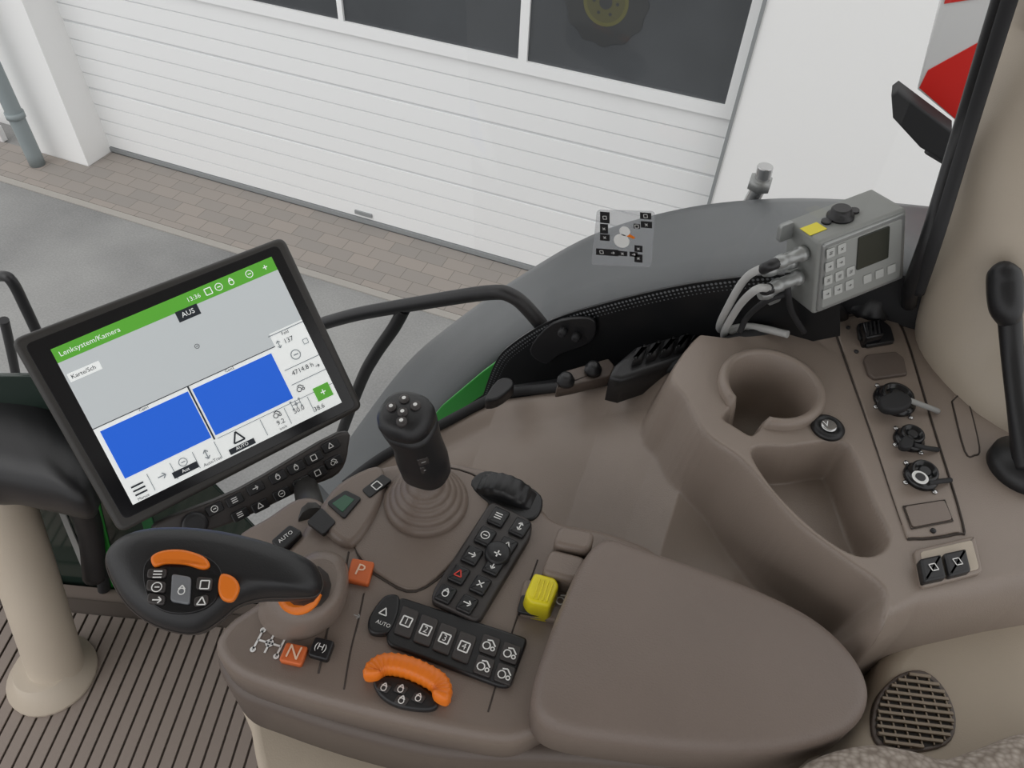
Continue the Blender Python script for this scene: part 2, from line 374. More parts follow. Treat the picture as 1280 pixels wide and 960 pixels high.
# ================================================================== SIDE CONSOLE (height field)
def seg_sdf(X,Y,poly):
    d=np.full(X.shape,1e9); ins=np.zeros(X.shape,bool); n=len(poly)
    for i in range(n):
        x1,y1=poly[i-1]; x2,y2=poly[i]; ex,ey=x2-x1,y2-y1; L=ex*ex+ey*ey+1e-12
        t=np.clip(((X-x1)*ex+(Y-y1)*ey)/L,0,1); dd=np.hypot(X-x1-t*ex,Y-y1-t*ey); d=np.minimum(d,dd)
        c=((y1>Y)!=(y2>Y))&(X<(x2-x1)*(Y-y1)/((y2-y1)+1e-12)+x1); ins^=c
    return np.where(ins,-d,d)
def sst(t): t=np.clip(t,0,1); return t*t*(3-2*t)
BZ=.72
sill=[((430,612),.40),((480,575),.42),((560,532),.46),((625,500),.50),((700,490),.55),((770,480),.59),((850,462),.65),((905,436),.70),((1000,410),.715),((1100,385),.72),((1200,375),.72),((1330,380),.72)]
sp=[P(p[0],p[1],zz) for p,zz in sill]
sx=[q.x for q in sp]; sy=[q.y for q in sp]; sz=[q.z for q in sp]
nearp=[((300,760),.40),((500,800),.40),((700,800),.45),((900,860),.5),((1060,850),.62),((1100,800),.70),((1150,768),.72),((1290,738),.72),((1400,720),.72)]
np_=[P(p[0],p[1],zz) for p,zz in nearp]; nx=[q.x for q in np_]; ny=[q.y for q in np_]
xs=np.linspace(sx[0],max(sx[-1],nx[-1]),440); ts=np.linspace(0,1,300)
YN=np.interp(xs,nx,ny); YF=np.interp(xs,sx,sy)
X=np.repeat(xs[:,None],len(ts),1); Y=YN[:,None]+(YF-YN)[:,None]*ts[None,:]
zb=np.interp(X,sx,sz); dist=YF[:,None]-Y
Z0=zb-.02*sst(dist/.05)-.10*sst((dist-.03)/.3)
bench=catmull(H(BZ).L([(842,462),(860,500),(882,540),(925,572),(960,610),(1000,655),(1060,700),(1105,735),(1120,790),(1300,800),(1600,700),(1600,300),(1300,250),(1100,300),(1000,370),(900,400)]),5)
sd=seg_sdf(X,Y,bench); w=1-sst((sd+.002)/.024); Z=Z0*(1-w)+np.maximum(Z0,BZ)*w
tray=catmull(H(BZ).L([(940,560),(990,556),(1050,550),(1072,575),(1095,630),(1113,672),(1095,694),(1060,690),(1010,655),(962,605)]),5)
sd=seg_sdf(X,Y,tray); w=1-sst((sd+.012)/.013); Z=Z-w*.065
cc=P(966,480,BZ+.012); CR=.055
dc=np.hypot(X-cc.x,Y-cc.y)
na=math.radians(250); nd=(math.cos(na),math.sin(na)); al=(X-cc.x)*nd[0]+(Y-cc.y)*nd[1]; ac=np.abs(-(X-cc.x)*nd[1]+(Y-cc.y)*nd[0])
w=(1-sst((ac-.014)/.010))*(al>0)*(1-sst((al-CR-.012)/.02)); Z=Z-w*.035
w=1-sst((dc-CR-.003)/.003); Z=np.where(dc<CR+.006,Z*(1-w)+(BZ-.11)*w,Z)
dn=(Y-YN[:,None]); Z=Z-.05*(1-np.clip(dn/.03,0,1))**2.2*(X>.1)-.25*(dn<1e-6)
V=np.stack([X,Y,Z],-1).reshape(-1,3).tolist(); n=len(ts); Fx=[]
for i in range(len(xs)-1):
    for j in range(n-1): Fx.append([i*n+j,(i+1)*n+j,(i+1)*n+j+1,i*n+j+1])
g='side_console'
add((g,'moulded_panel'),V,Fx,TAUPE)
sk1=list(sp); sk2=[q+Vector((0,.03,0.004)) for q in sp]; sk3=[q+Vector((0,.035,-.5)) for q in sp]
loft((g,'sill_skirt'),[sk1,sk2,sk3],BLK,False,False,closed=False)
tube((g,'sill_seal'),[q+Vector((0,.004,.008)) for q in sp[:9]],.008,RUB)
# cup holder
seg=72; rings=[]
prof=[(CR+.012,-.10,0),(CR+.012,.006,1),(CR+.010,.012,1),(CR+.004,.014,1),(CR,.010,1),(CR-.004,-.05,0),(CR-.008,-.098,0),(.001,-.10,0)]
for r,h,fl in prof:
    rg=[]
    for j in range(seg):
        a=2*math.pi*j/seg; d=abs((a-na+math.pi)%(2*math.pi)-math.pi); lo=.046*(1-float(sst(np.array((d-.26)/.14)))) if fl else 0
        rg.append(Vector((cc.x+r*math.cos(a),cc.y+r*math.sin(a),BZ+h-lo)))
    rings.append(rg)
loft(('cup_holder','cup_wall'),rings,TAUPE,False,True)
c=P(1034,536,BZ); lathe((g,'lighter_socket'),c,(0,0,1),[(.02,0),(.02,.004),(.016,.007),(.013,.007),(.012,.003)],BLK)
lathe((g,'lighter_socket'),c+Vector((0,0,.002)),(0,0,1),[(.010,0),(.010,.005),(.008,.006)],CHR)
txt((g,'lighter_socket'),'V',H(BZ+.0085),(1033,530),(10,0),.012,WHT)
# socket strip
SZ=BZ+.003
strip=[(1045,404),(1062,398),(1110,396),(1130,418),(1165,535),(1199,650),(1192,665),(1141,671),(1129,656),(1090,540),(1049,422)]
pslab((g,'socket_strip'),SZ,strip,.006,TAUPE,r=.0015,sm=4)
seam((g,'strip_seam'),BZ+.0006,[(x+(x-1120)*.05,y+(y-535)*.02) for x,y in strip],.0013,closed=True)
k=(g,'sockets')
pslab(k,SZ,[(1070,408),(1100,402),(1112,412),(1117,430),(1082,436),(1072,424)],.008,BLK,r=.002,rnd=.004,dz=.006)
pslab(k,SZ+.02,[(1078,402),(1100,398),(1106,418),(1084,422)],.022,BLK2,r=.003,rnd=.004)
for i in range(4): pslab(k,SZ+.021,pq((1084+i*5,411-i*1),(1,0),(1,8)),.003,RUB,r=.0005)
pslab(k,SZ,[(1078,452),(1082,446),(1118,442),(1128,450),(1133,470),(1092,476),(1084,470)],.008,DTAUPE,r=.002,rnd=.003,dz=.005)
for (x,y),R in (((1117,502),.0245),((1135,551),.017),((1150,597),.0185)):
    c=P(x,y,SZ)
    lathe(k,c,(0,0,1),[(R*1.05,0),(R*1.05,.004),(R*.95,.006),(R*.82,.008),(R*.82,.014),(R*.76,.016),(R*.62,.016),(R*.58,.010)],BLK2)
    lathe(k,c+Vector((0,0,.008)),(0,0,1),[(R*.4,0),(R*.4,.005),(R*.3,.007)],BLK)
    for a in (.8,2.4,3.9,5.5):
        lathe(k,c+Vector((R*1.2*math.cos(a),R*1.2*math.sin(a),0)),(0,0,1),[(.003,0),(.003,.0025),(.001,.003)],CHR,seg=10)
c=P(1150,597,SZ+.016); lathe(k,c,(0,0,1),[(.009,0),(.009,.001)],WHT); lathe(k,c,(0,0,1),[(.0055,0),(.0055,.002)],BLK)
pslab(k,SZ+.024,[(1100,498),(1112,490),(1128,489),(1140,497),(1138,506),(1122,512),(1106,509)],.010,RUB,r=.003,sm=4)
tube(k,[P(1136,500,SZ+.02),P(1152,506,SZ+.012),P(1168,512,SZ+.006),P(1172,514,SZ)],.0035,LGR)
pslab(k,SZ+.016,[(1128,547),(1136,543),(1143,548),(1141,557),(1132,559),(1126,555)],.008,RUB,r=.002,sm=4)
tube(k,[P(1142,556,SZ+.014),P(1158,560,SZ+.01),P(1172,562,SZ+.002)],.003,RUB)
tube(k,[P(1160,604,SZ+.012),P(1172,602,SZ+.01),P(1188,600,SZ+.002)],.003,RUB)
pslab((g,'blank_cover'),SZ,[(1130,634),(1180,626),(1190,650),(1140,660)],.004,TAUPE2,r=.001,rnd=.004,dz=.002)
seam((g,'strip_seam'),SZ+.001,[(1129,633),(1181,625),(1191,651),(1139,661)],.0008,closed=True,sm=1)
for p in ((1070,440),(1166,664),(1060,410)): lathe((g,'screws'),P(p[0],p[1],SZ),(0,0,1),[(.003,0),(.003,.002),(.001,.003)],BLK,seg=10)
sl=[(1190,502),(1200,494),(1210,502),(1224,559),(1218,569),(1206,564)]
pslab((g,'slot_cover'),BZ,sl,.006,TAUPE,r=.001,sm=3,dz=.001)
seam((g,'strip_seam'),BZ+.0005,sl,.0011,closed=True)
pslab(('rocker_switches','bezel'),BZ,[(1140,690),(1216,672),(1226,718),(1150,738)],.01,TAUPE,r=.003,rnd=.006,dz=.006)
pslab(('rocker_switches','well'),BZ,[(1147,694),(1211,679),(1220,715),(1154,731)],.004,BEIGE,r=.001,rnd=.004,dz=.0075)
for q in ([(1150,698),(1177,692),(1184,721),(1156,727)],[(1180,691),(1208,685),(1215,713),(1187,720)]):
    pslab(('rocker_switches','rockers'),BZ+.014,q,.01,BLK,r=.003,rnd=.003)
fk=H(BZ+.0145)
for p in ((1167,709),(1197,702)): icon(('rocker_switches','symbols'),fk,p,(10,-2.3),.009,'sq',WHT)
# ================================================================== PILLARS
g='rear_pillar'
tube((g,'pillar_cover'),[P(1290,520,.66),P(1264,460,.715),P(1244,395,.77),P(1265,240,.92),P(1304,120,1.02),P(1356,0,1.12),P(1420,-150,1.25)],[.15,.125,.094,.078,.076,.076,.08],BEIGE,seg=40)
tube((g,'pillar_seal'),[P(1136,380,.76),P(1140,355,.81),P(1163,290,.89),P(1204,155,1.0),P(1252,0,1.14),P(1300,-150,1.25)],.010,BLK)
tube((g,'pillar_seal_inner'),[P(1148,365,.80),P(1173,290,.90),P(1214,155,1.01),P(1262,0,1.145),P(1312,-150,1.25)],.008,RUB)
g='hand_throttle_lever'
tube((g,'rod'),[P(1285,585,.74),P(1274,520,.775),P(1266,450,.81),P(1262,395,.845)],[.016,.012,.012,.013],BLK)
tube((g,'grip'),[P(1262,402,.84),P(1258,385,.855),P(1256,355,.873),P(1255,337,.886),P(1255,332,.888)],[.012,.018,.019,.016,.004],BLK)
lathe((g,'bezel'),P(1283,580,BZ+.01),(0,0,1),[(.04,-.02),(.04,.004),(.03,.01),(.02,.02)],BLK)
c=P(1086,384,.72); lathe(('pillar_grommet','cap'),c,(0,0,1),[(.03,-.02),(.034,0),(.034,.01),(.026,.018),(.024,.03),(.01,.034)],BLK)
tube(('pillar_grommet','neck'),[c+Vector((0,0,.02)),c+Vector((.03,.02,.04)),c+Vector((.06,.02,.05))],.014,RUB)
# warning board on the rear lamp bracket
W_=VY(1.7)
g='warning_board'
pslab((g,'plate'),0,[(1186,-40),(1275,-40),(1208,162),(1147,112)],.02,RWH,r=.003,fr=W_)
pslab((g,'red_stripes'),0,[(1149,110),(1160,88),(1229,50),(1208,158),(1200,154)],.002,RED,r=.0005,fr=W_.up(.002))
pslab((g,'red_stripes'),0,[(1180,5),(1188,-25),(1258,-38),(1243,-5)],.002,RED,r=.0005,fr=W_.up(.002))
pslab((g,'frame'),0,[(1229,50),(1262,-40),(1290,-40),(1215,170),(1206,160)],.03,RUB,r=.002,fr=W_.up(.003))
pslab((g,'bracket_arm'),0,[(1114,120),(1122,114),(1190,165),(1186,205),(1150,185),(1116,148)],.05,RUB,r=.004,fr=VY(1.6))
bb=VY(1.6).P((1170,185)); tube((g,'post'),[bb+Vector((0,.03,0)),bb+Vector((.25,.03,-.1)),Vector((bb.x+.3,bb.y+.03,GZ))],.03,RUB,sm=False)
c=VY(1.31).P((948,235)); 
tube(('fender_hinge_bolt','bolt'),[c+Vector((-.02,0,-.12)),c+Vector((0,0,0)),c+Vector((.0,0,.045))],.014,CHR)
lathe(('fender_hinge_bolt','nut'),c+Vector((0,0,-.0)),(0,0,1),[(.022,0),(.022,.02)],ALU,seg=6)
# ================================================================== CONTROLLER BOX
g='electronic_control_box'
C=P(1024,303,.90); Wp=P(1134,260,.915); Bp=P(1016,392,.79)
fb=Fr(Bp,Wp-C,C-Bp)
face=fb.L([(1024,303),(1134,260),(1130,348),(1016,394)])
slab((g,'housing'),fb,rc(face,.006),.055,ALU2,r=.004)
ccw=face if area(face)>0 else face[::-1]
slab((g,'rim'),fb,rc(inset(ccw,.004),.005),.004,ALU,r=.002,z=.003)
slab((g,'membrane'),fb,rc(inset(ccw,.010),.004),.002,mat('membrane','9d9f9c',.5),r=.001,z=.004)
f4=fb.up(.0045)
KEY=mat('key_grey','c3c5c2',.5)
pslab((g,'lcd_window'),0,[(1073,297),(1112,282),(1110,322),(1070,338)],.002,mat('lcd','33362f',.25),r=.0005,rnd=.003,fr=f4,dz=.001)
for i in range(4):
    for j in range(3):
        x=1038+j*14-i*1.5; y=316-j*5.5+i*17
        if j==2 and i<2: continue
        pslab((g,'keys'),0,pq((x,y),(5,-2),(0,5.5)),.001,KEY,r=.0004,rnd=.0015,fr=f4,dz=.001)
        icon((g,'key_prints'),f4,(x,y),(10,-4),.006,random.choice(['plus','arrow','x','bars']),BTN,z=.0013)
for i in range(3): pslab((g,'keys'),0,pq((1084+i*15,348-i*6),(5,-2),(0,5)),.001,KEY,r=.0004,rnd=.0015,fr=f4,dz=.001)
def bw(x,y,z): return fb.w(x,y,z)
cx0=face[0][0]; ht=face[0][1]; wd=face[1][0]-cx0
kc=bw(cx0+wd*.42,ht+.0,-.028); lathe((g,'buzzer_cap'),kc,fb.v,[(.016,0),(.016,.003),(.012,.005),(.012,.011),(.010,.013)],BLK)
for s in (-1,1): lathe((g,'buzzer_cap'),kc+fb.u*.021*s,fb.v,[(.006,0),(.006,.003)],BLK,seg=12)
ff=Fr(kc,fb.u,-fb.n)
slab((g,'yellow_label'),ff,[(-.055,-.012),(-.03,-.012),(-.03,.006),(-.055,.006)],.0006,YEL,r=.0002,z=.0008)
for hh in (.005,ht-.01): 
    slab((g,'mount_ear'),fb,rc([(cx0-.018,hh-.01),(cx0+.002,hh-.01),(cx0+.002,hh+.014),(cx0-.018,hh+.014)],.005),.006,ALU,r=.001,z=-.045)
for i,(hh,dd) in enumerate(((.085,-.02),(.065,-.035),(.05,-.02),(.03,-.035))):
    s=bw(cx0-.0,hh*ht/.11,dd)
    lathe((g,'connector'),s,-fb.u,[(.010,0),(.010,.008),(.008,.009),(.008,.028),(.009,.03),(.009,.036),(.006,.045)],ALU,seg=16)
    if i in (0,2):
        e=s-fb.u*.045
        ends=[(900,412,.70),(905,420,.70)][i//2]
        m1=P(935 if i==0 else 945,345 if i==0 else 362,.84); m2=P(912 if i==0 else 922,380 if i==0 else 385,.78)
        tube(('signal_cable','cable'),[e,m1,m2,P(*ends),P(935,408,.72),P(985,418,.74)],.005,CAB)
        tube(('signal_cable','boot'),[e+fb.u*.01,e-fb.u*.005,e.lerp(m1,.4)],.007,BLK)
tube(('signal_cable','black_cable'),[bw(cx0-.01,.03,-.02),P(960,375,.80),P(935,395,.76),P(925,415,.73)],.004,RUB)
tube(('signal_cable','black_cable_2'),[bw(cx0-.01,.055,-.03),P(985,365,.82),P(990,390,.78),P(1005,415,.74)],.004,RUB)
tube((g,'support_stalk'),[fb.w(cx0+wd*.35,.01,-.03),P(1050,396,.72)],.012,BLK,sm=False)
# ================================================================== SILL HARDWARE
g='cable_gland_strip'
zb_=.66
pslab((g,'base'),zb_,[(762,470),(768,455),(795,432),(880,408),(905,408),(910,424),(862,446),(778,474)],.05,BLK,r=.008)
for i in range(6):
    x=800+i*18; y=440-i*5
    pslab((g,'ribs'),zb_+.012,pq((x,y),(7,-2),(-3,9)),.03,RUB,r=.005,rnd=.004)
g='sill_latch'
pslab((g,'plate'),.60,[(694,490),(705,468),(760,452),(768,462),(762,474),(715,486)],.02,DTAUPE,r=.003,rnd=.004,dz=.008)
for p in ((707,478),(741,464)):
    lathe((g,'knob'),P(p[0],p[1],.61),(0,0,1),[(.013,0),(.013,.006),(.009,.009),(.009,.014),(.004,.016)],BLK)
pslab((g,'black_clip'),.56,[(606,498),(622,474),(638,472),(642,482),(622,498)],.02,BLK,r=.004,sm=3)
# ================================================================== ARMREST CONSOLE
ZC=.64; g='armrest_control_console'
body=[(268,806),(285,775),(325,745),(345,700),(372,668),(392,636),(430,600),(480,580),(540,574),(600,582),(650,598),(676,630),(700,650),(765,664),(830,700),(800,800),(760,880),(690,905),(640,925),(560,915),(450,890),(350,862),(290,838)]
pslab((g,'upper_body'),ZC,body,.055,TAUPE2,r=.012,sm=5)
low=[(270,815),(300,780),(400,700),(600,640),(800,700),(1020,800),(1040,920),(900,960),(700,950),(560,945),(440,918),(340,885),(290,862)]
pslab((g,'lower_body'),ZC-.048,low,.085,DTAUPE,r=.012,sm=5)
seam((g,'body_seam'),ZC,[(436,690),(428,728),(415,765),(398,842)],.0012)
seam((g,'body_seam'),ZC,[(455,742),(448,775),(438,815),(430,862)],.0010)
seam((g,'body_seam'),ZC,[(672,700),(640,790),(610,890)],.0010)
pslab((g,'display_plinth'),ZC+.01,[(398,640),(422,603),(470,580),(482,600),(470,640),(440,680),(408,664)],.05,TAUPE2,r=.008,sm=4)
pslab((g,'display_shelf'),ZC-.006,[(296,672),(335,645),(372,622),(402,626),(410,660),(372,700),(318,712)],.05,TAUPE2,r=.006,sm=4)
rp=[(440,660),(482,612),(540,585),(600,600),(610,640),(570,700),(520,738),(478,722),(452,700)]
pslab((g,'raised_panel'),ZC,rp,.02,TAUPE2,r=.003,sm=4,dz=.003)
seam((g,'body_seam'),ZC+.0004,[(x+(x-525)*.02,y+(y-660)*.02) for x,y in rp],.0012,closed=True)
# armrest pad
ZP=.70
pad=[(757,668),(800,680),(870,703),(950,733),(1020,768),(1068,812),(1090,858),(1080,896),(1040,922),(960,938),(860,934),(780,925),(715,915),(680,901),(666,876),(669,845),(682,805),(702,752),(728,697)]
pslab(('armrest_pad','cushion'),ZP-.004,pad,.06,PAD,r=.014,sm=5,crown=.007)
pslab(('armrest_pad','base_tray'),ZP-.06,[(x+(870-x)*.03,y+(810-y)*.03+8) for x,y in pad],.03,DTAUPE,r=.006,sm=5)
k=('armrest_pad','front_lids')
pslab(k,ZP-.015,[(700,655),(745,664),(738,690),(690,680)],.05,TAUPE2,r=.006,rnd=.010)
pslab(k,ZP-.02,[(688,684),(735,696),(722,727),(676,716)],.05,TAUPE2,r=.006,rnd=.010)
# yellow rocker lever
k='yellow_pto_switch'
pslab((k,'base'),ZC+.010,[(655,722),(712,734),(700,777),(645,765)],.02,TAUPE2,r=.004,rnd=.006)
pslab((k,'slot'),ZC+.012,[(652,742),(690,752),(684,772),(646,764)],.01,BLK,r=.002,rnd=.004)
pslab((k,'paddle'),ZC+.036,[(668,715),(694,721),(699,731),(688,758),(662,752),(656,742)],.034,YEL,r=.004,rnd=.004,taper=.002)
for i in range(4): pslab((k,'paddle_ribs'),ZC+.038,pq((671+i*5.5,735+i*1.4),(1.1,.3),(-4,12)),.003,YEL,r=.001)
icon((k,'symbol'),H(ZC+.0125),(704,750),(10,3),.014,'trac',WHT)
# knurled thumb wheel
k='thumb_wheel'
o=P(632,618,ZC); 
lathe((k,'roller'),(o.x,o.y-.013,ZC-.020),(0,1,0),[(.034,-.002),(.040,0),(.042,.003),(.042,.025),(.040,.028),(.034,.03)],BLK,seg=80,wob=lambda j,s:1+(.035 if j%4<2 else 0))
pslab((k,'cowl'),ZC+.004,[(588,606),(606,588),(640,596),(676,618),(674,642),(655,650),(620,636)],.012,BLK,r=.003,sm=4)
# two-column button pad
k='hydraulic_button_pad'
pslab((k,'plate'),ZC+.010,[(614,624),(666,650),(664,668),(598,778),(538,750),(542,735)],.02,BTN,r=.004,rnd=.01)
kinds=['bars','updn','ring','tri','arrow','updn','plus','x','drop','arrow']
REDL=mat('red_print','e0453a',.5)
for i in range(5):
    for j in range(2):
        x=624-i*16.5+j*26+(0); y=645+i*24+j*13
        if j==0: x-=1
        pslab((k,'keys'),ZC+.0150,pq((x,y),(9.5,4.3),(-6,9.5)),.006,BLK,r=.003,rnd=.003)
        icon((k,'symbols'),H(ZC+.0152),(x,y),(10,4.3),.011,'tri' if (i,j)==(3,0) else kinds[i*2+j],REDL if (i,j)==(3,0) else WHT)
lathe((k,'dial'),P(622,694,ZC+.010),(0,0,1),[(.015,0),(.015,.006),(.012,.009),(.004,.008)],BLK)
icon((k,'symbols'),H(ZC+.0195),(622,692),(10,4.3),.014,'plus',WHT)
# scv strip 1-4
k='gear_button_strip'
pslab((k,'plate'),ZC+.006,[(500,745),(660,797),(655,812),(638,858),(625,858),(486,806),(482,796)],.015,BLK,r=.003,rnd=.006)
for i,s in enumerate('1234'):
    x=508+i*24; y=777+i*10.5
    pslab((k,'keys'),ZC+.009,pq((x,y),(10.5,4),(-6,17)),.006,BTN,r=.0015,rnd=.003)
    icon((k,'symbols'),H(ZC+.0094),(x,y),(10,4),.013,'sq',WHT); txt((k,'digits'),s,H(ZC+.0094),(x,y),(10,4),.010,WHT,z=.0006)
for i in range(2):
    for j in range(2):
        x=612+i*26-j*7; y=806+i*10+j*26
        pslab((k,'keys'),ZC+.009,pq((x,y),(11,4),(-3.5,11)),.006,BTN,r=.0015,rnd=.003); icon((k,'symbols'),H(ZC+.0094),(x,y),(10,4),.013,'trac',WHT)
p=catmull(H(ZC).L([(474,756),(485,747),(499,749),(498,770),(487,793),(470,796),(461,790),(462,775)]),5)
slab((k,'auto_key'),H(ZC),p,.012,BLK,r=.003,z=.008)
icon((k,'symbols'),H(ZC+.0085),(480,765),(10,4),.011,'tri',WHT); txt((k,'auto_text'),'AUTO',H(ZC+.0085),(479,780),(10,4),.006,WHT)
# orange speed wheel
k='speed_dial_wheel'
pslab((k,'face'),ZC+.008,[(466,850),(480,844),(505,847),(528,858),(545,872),(546,883),(530,887),(497,882),(475,869)],.02,BLK,r=.003,sm=4)
mid=[(466,850),(468,839),(482,831),(504,833),(528,842),(548,854),(553,866),(548,878)]
pts=[P(a,b2,ZC+.012) for a,b2 in mid]; q=catmull([tuple(p) for p in pts],9,False); rings=[]; NQ=len(q)
for i,p in enumerate(q):
    p=Vector(p); t=(Vector(q[min(i+1,NQ-1)])-Vector(q[max(i-1,0)])).normalized(); nn=Vector((-t.y,t.x,0)).normalized()
    ee=max(.2,min(1,(i+.3)/4,(NQ-1-i+.3)/4)**.5); kn=1.0+(.09 if (i%3==0 and 5<i<NQ-6) else 0)
    rings.append([p+nn*math.copysign(abs(math.cos(a))**.6,math.cos(a))*.0095*ee*kn+Vector((0,0,math.copysign(abs(math.sin(a))**.6,math.sin(a))*.012*ee*kn)) for a in [2*math.pi*j/16 for j in range(16)]])
loft((k,'orange_grip'),rings,ORG)
for p in ((480,859),(501,861),(523,872),(502,875)):
    pslab((k,'dial_keys'),ZC+.010,pq(p,(7,2.6),(-3,4.5)),.004,BTN,r=.001,rnd=.002)
    icon((k,'symbols'),H(ZC+.0105),p,(10,4),.009,'drop',WHT)
# P, N and small keys
k='park_neutral_buttons'; fz=H(ZC+.0085); LET=mat('letter_cream','f2d0b4',.5)
for q,s,c in (([(440,697),(468,702),(460,730),(432,724)],'P',(450,713)),([(358,802),(385,808),(376,831),(348,825)],'N',(367,816))):
    pslab((k,'key_'+s),ZC+.008,q,.008,ORG2,r=.002,rnd=.003)
    txt((k,'letter_'+s),s,fz,c,(10,3),.020,LET)
pslab((k,'hitch_key'),ZC+.008,[(394,795),(418,801),(409,825),(384,818)],.008,BLK,r=.002,rnd=.003); txt((k,'hitch_symbol'),'(H)',fz,(401,809),(10,3),.010,WHT)
icon((k,'shift_pattern'),H(ZC+.0004),(337,804),(10,3),.022,'gear',WHT)
k=(g,'front_slots')
pslab(k,ZC+.012,[(383,652),(402,634),(420,652),(404,668)],.006,BLK,r=.001,rnd=.003)
pslab(k,ZC+.013,[(408,628),(432,612),(452,622),(430,648)],.006,BLK,r=.001,rnd=.004)
pslab(k,ZC+.0136,[(415,629),(431,618),(443,624),(428,640)],.002,mat('mini_lcd','1f4a34',.2,emit=.2),r=.0005)
pslab(k,ZC+.012,[(452,612),(478,592),(490,600),(462,622)],.004,BLK,r=.001,rnd=.003)
icon((g,'front_symbols'),H(ZC+.0125),(471,607),(10,-8),.012,'sq',WHT)
pslab(k,ZC+.006,[(338,676),(362,655),(378,664),(352,688)],.03,BLK,r=.002,rnd=.004)
txt((g,'front_symbols'),'AUTO',H(ZC+.0065),(357,671),(10,-8),.007,WHT)
for i,p in enumerate(((446,770),(545,665))): icon((g,'front_symbols'),H(ZC+.0045),p,(10,4),.009,'arrow',LGR)
# joystick with bellows
k='joystick'
c=P(533,628,ZC)
pr=[]
for i in range(5):
    r=.050-.007*i; h=.004+i*.008; pr+=[(r,h),(r+.001,h+.003),(r-.004,h+.0065)]
lathe((k,'bellows'),c,(0,0,1),[(.054,0)]+pr+[(.014,.05)],TAUPE2,seg=40)
b0=P(534,592,.69); b4=P(510,516,.805)
def jb(t): return b0.lerp(b4,t)
dirj=(b4-b0).normalized()
side=(Vector((1,0,0))-dirj*dirj.x).normalized(); fw=dirj.cross(side)
def sec(t,a,bb_,sh): return [jb(t)+side*(a*abs(math.cos(q))**.75*(1 if math.cos(q)>=0 else -1)-sh)+fw*(bb_*abs(math.sin(q))**.75*(1 if math.sin(q)>=0 else -1)) for q in [2*math.pi*i/32 for i in range(32)]]
loft((k,'grip'),[sec(*q) for q in ((-.35,.010,.010,0),(-.06,.012,.012,0),(-.03,.022,.020,0),(.04,.028,.024,0),(.3,.029,.025,.0),(.55,.026,.024,.0),(.75,.028,.027,.002),(.83,.029,.028,.003),(.835,.0275,.0265,.003),(.85,.0275,.0265,.003),(.855,.029,.028,.003),(.92,.029,.029,.004),(1.0,.027,.027,.005),(1.04,.020,.020,.006),(1.05,.004,.004,.006))],BLK)
fj=Fr(jb(1.04)+dirj*.001,Rt-dirj*Rt.dot(dirj),Up-dirj*Up.dot(dirj))
for (x,y),s in zip(((-.013,.004),(.013,.004),(0,.014),(0,-.004),(0,-.016)),'GRSOT'):
    q=fj.w(x-.004,y,0); lathe((k,'buttons'),q,dirj,[(.0058,-.004),(.0058,.002),(.004,.003)],BTN,seg=16)
    lathe((k,'button_prints'),q+dirj*.003,dirj,[(.0022,0),(.0022,.0004)],WHT,seg=12)
cdv=(CAM-jb(.4)); cdv=(cdv-dirj*cdv.dot(dirj)).normalized()
fl=Fr(jb(.45)+cdv*.0245,dirj.cross(cdv),dirj)
slab((k,'thumb_keys'),fl,rc([(-.006,-.012),(.006,-.012),(.006,.0),(-.006,.0)],.002),.006,BTN,r=.001,z=.003)
slab((k,'thumb_keys'),fl,rc([(-.006,.003),(.006,.003),(.006,.015),(-.006,.015)],.002),.006,BTN,r=.001,z=.003)
for yy in (-.006,.009): slab((k,'button_prints'),fl,[(-.0025,yy-.0006),(.0025,yy-.0006),(.0025,yy+.0006),(-.0025,yy+.0006)],.0004,LGR,r=.0001,z=.0034)
# travel lever pedestal + grip
k='drive_lever'
ped=catmull(H(ZC).L([(322,770),(335,735),(372,700),(405,692),(430,706),(434,740),(420,775),(385,798),(345,797)]),4)
if area(ped)<0: ped=ped[::-1]
fz=H(ZC); rings=[]
c1=fz.loc((378,745)); c2=H(ZC+.05).loc((388,728))
for t,s in ((0,1.03),(.04,1),(.3,.95),(.6,.88),(.8,.80),(.93,.70),(1,.55)):
    rings.append([fz.w((c1[0]*(1-t)+c2[0]*t)+(x-c1[0])*s,(c1[1]*(1-t)+c2[1]*t)+(y-c1[1])*s,.05*t-.002) for x,y in ped])
loft((k,'pedestal'),rings,TAUPE2)
tube((k,'neck'),[P(388,735,ZC+.035),P(382,735,ZC+.075),P(370,725,ZC+.1)],[.024,.02,.018],BLK)
lathe((k,'orange_collar'),P(376,740,ZC+.075),(P(360,728,ZC+.11)-P(385,740,ZC+.06)),[(.016,-.003),(.0225,0),(.0225,.005),(.016,.008)],ORG)
GZp=.775
fgp=Fr(P(270,725,GZp),P(400,725,GZp-.01)-P(150,725,GZp+.01),P(270,660,GZp)-P(270,790,GZp-.02))
out=[(133,700),(150,676),(190,664),(250,664),(310,674),(362,690),(392,706),(403,728),(396,744),(370,747),(330,748),(298,757),(275,776),(245,792),(205,786),(172,768),(148,740)]
gp=catmull(fgp.L(out),4)
pillow((k,'grip'),fgp,gp,.028,.03,BLK,pw=.42,c=fgp.loc((262,722)))
gcx,gcy=fgp.loc((262,722)); ls=[fgp.w(gcx+(x-gcx)*1.002,gcy+(y-gcy)*1.002,0) for x,y in gp]
tube((k,'grip_split_line'),ls+[ls[0]],.0011,SEAM,seg=6,sm=False)
ft=fgp.up(.0275)
face_=catmull(ft.L([(180,708),(200,692),(240,690),(268,702),(278,722),(268,752),(240,766),(205,764),(184,745)]),4)
slab((k,'button_face'),ft,face_,.004,BLK2,r=.001,z=.001)
def gb(px,mt,dz=.004,r=.0015,sm=0,rnd=.003,nm='buttons'): pslab((k,nm),0,px,.006,mt,r=r,fr=ft,dz=dz,sm=sm,rnd=0 if sm else rnd)
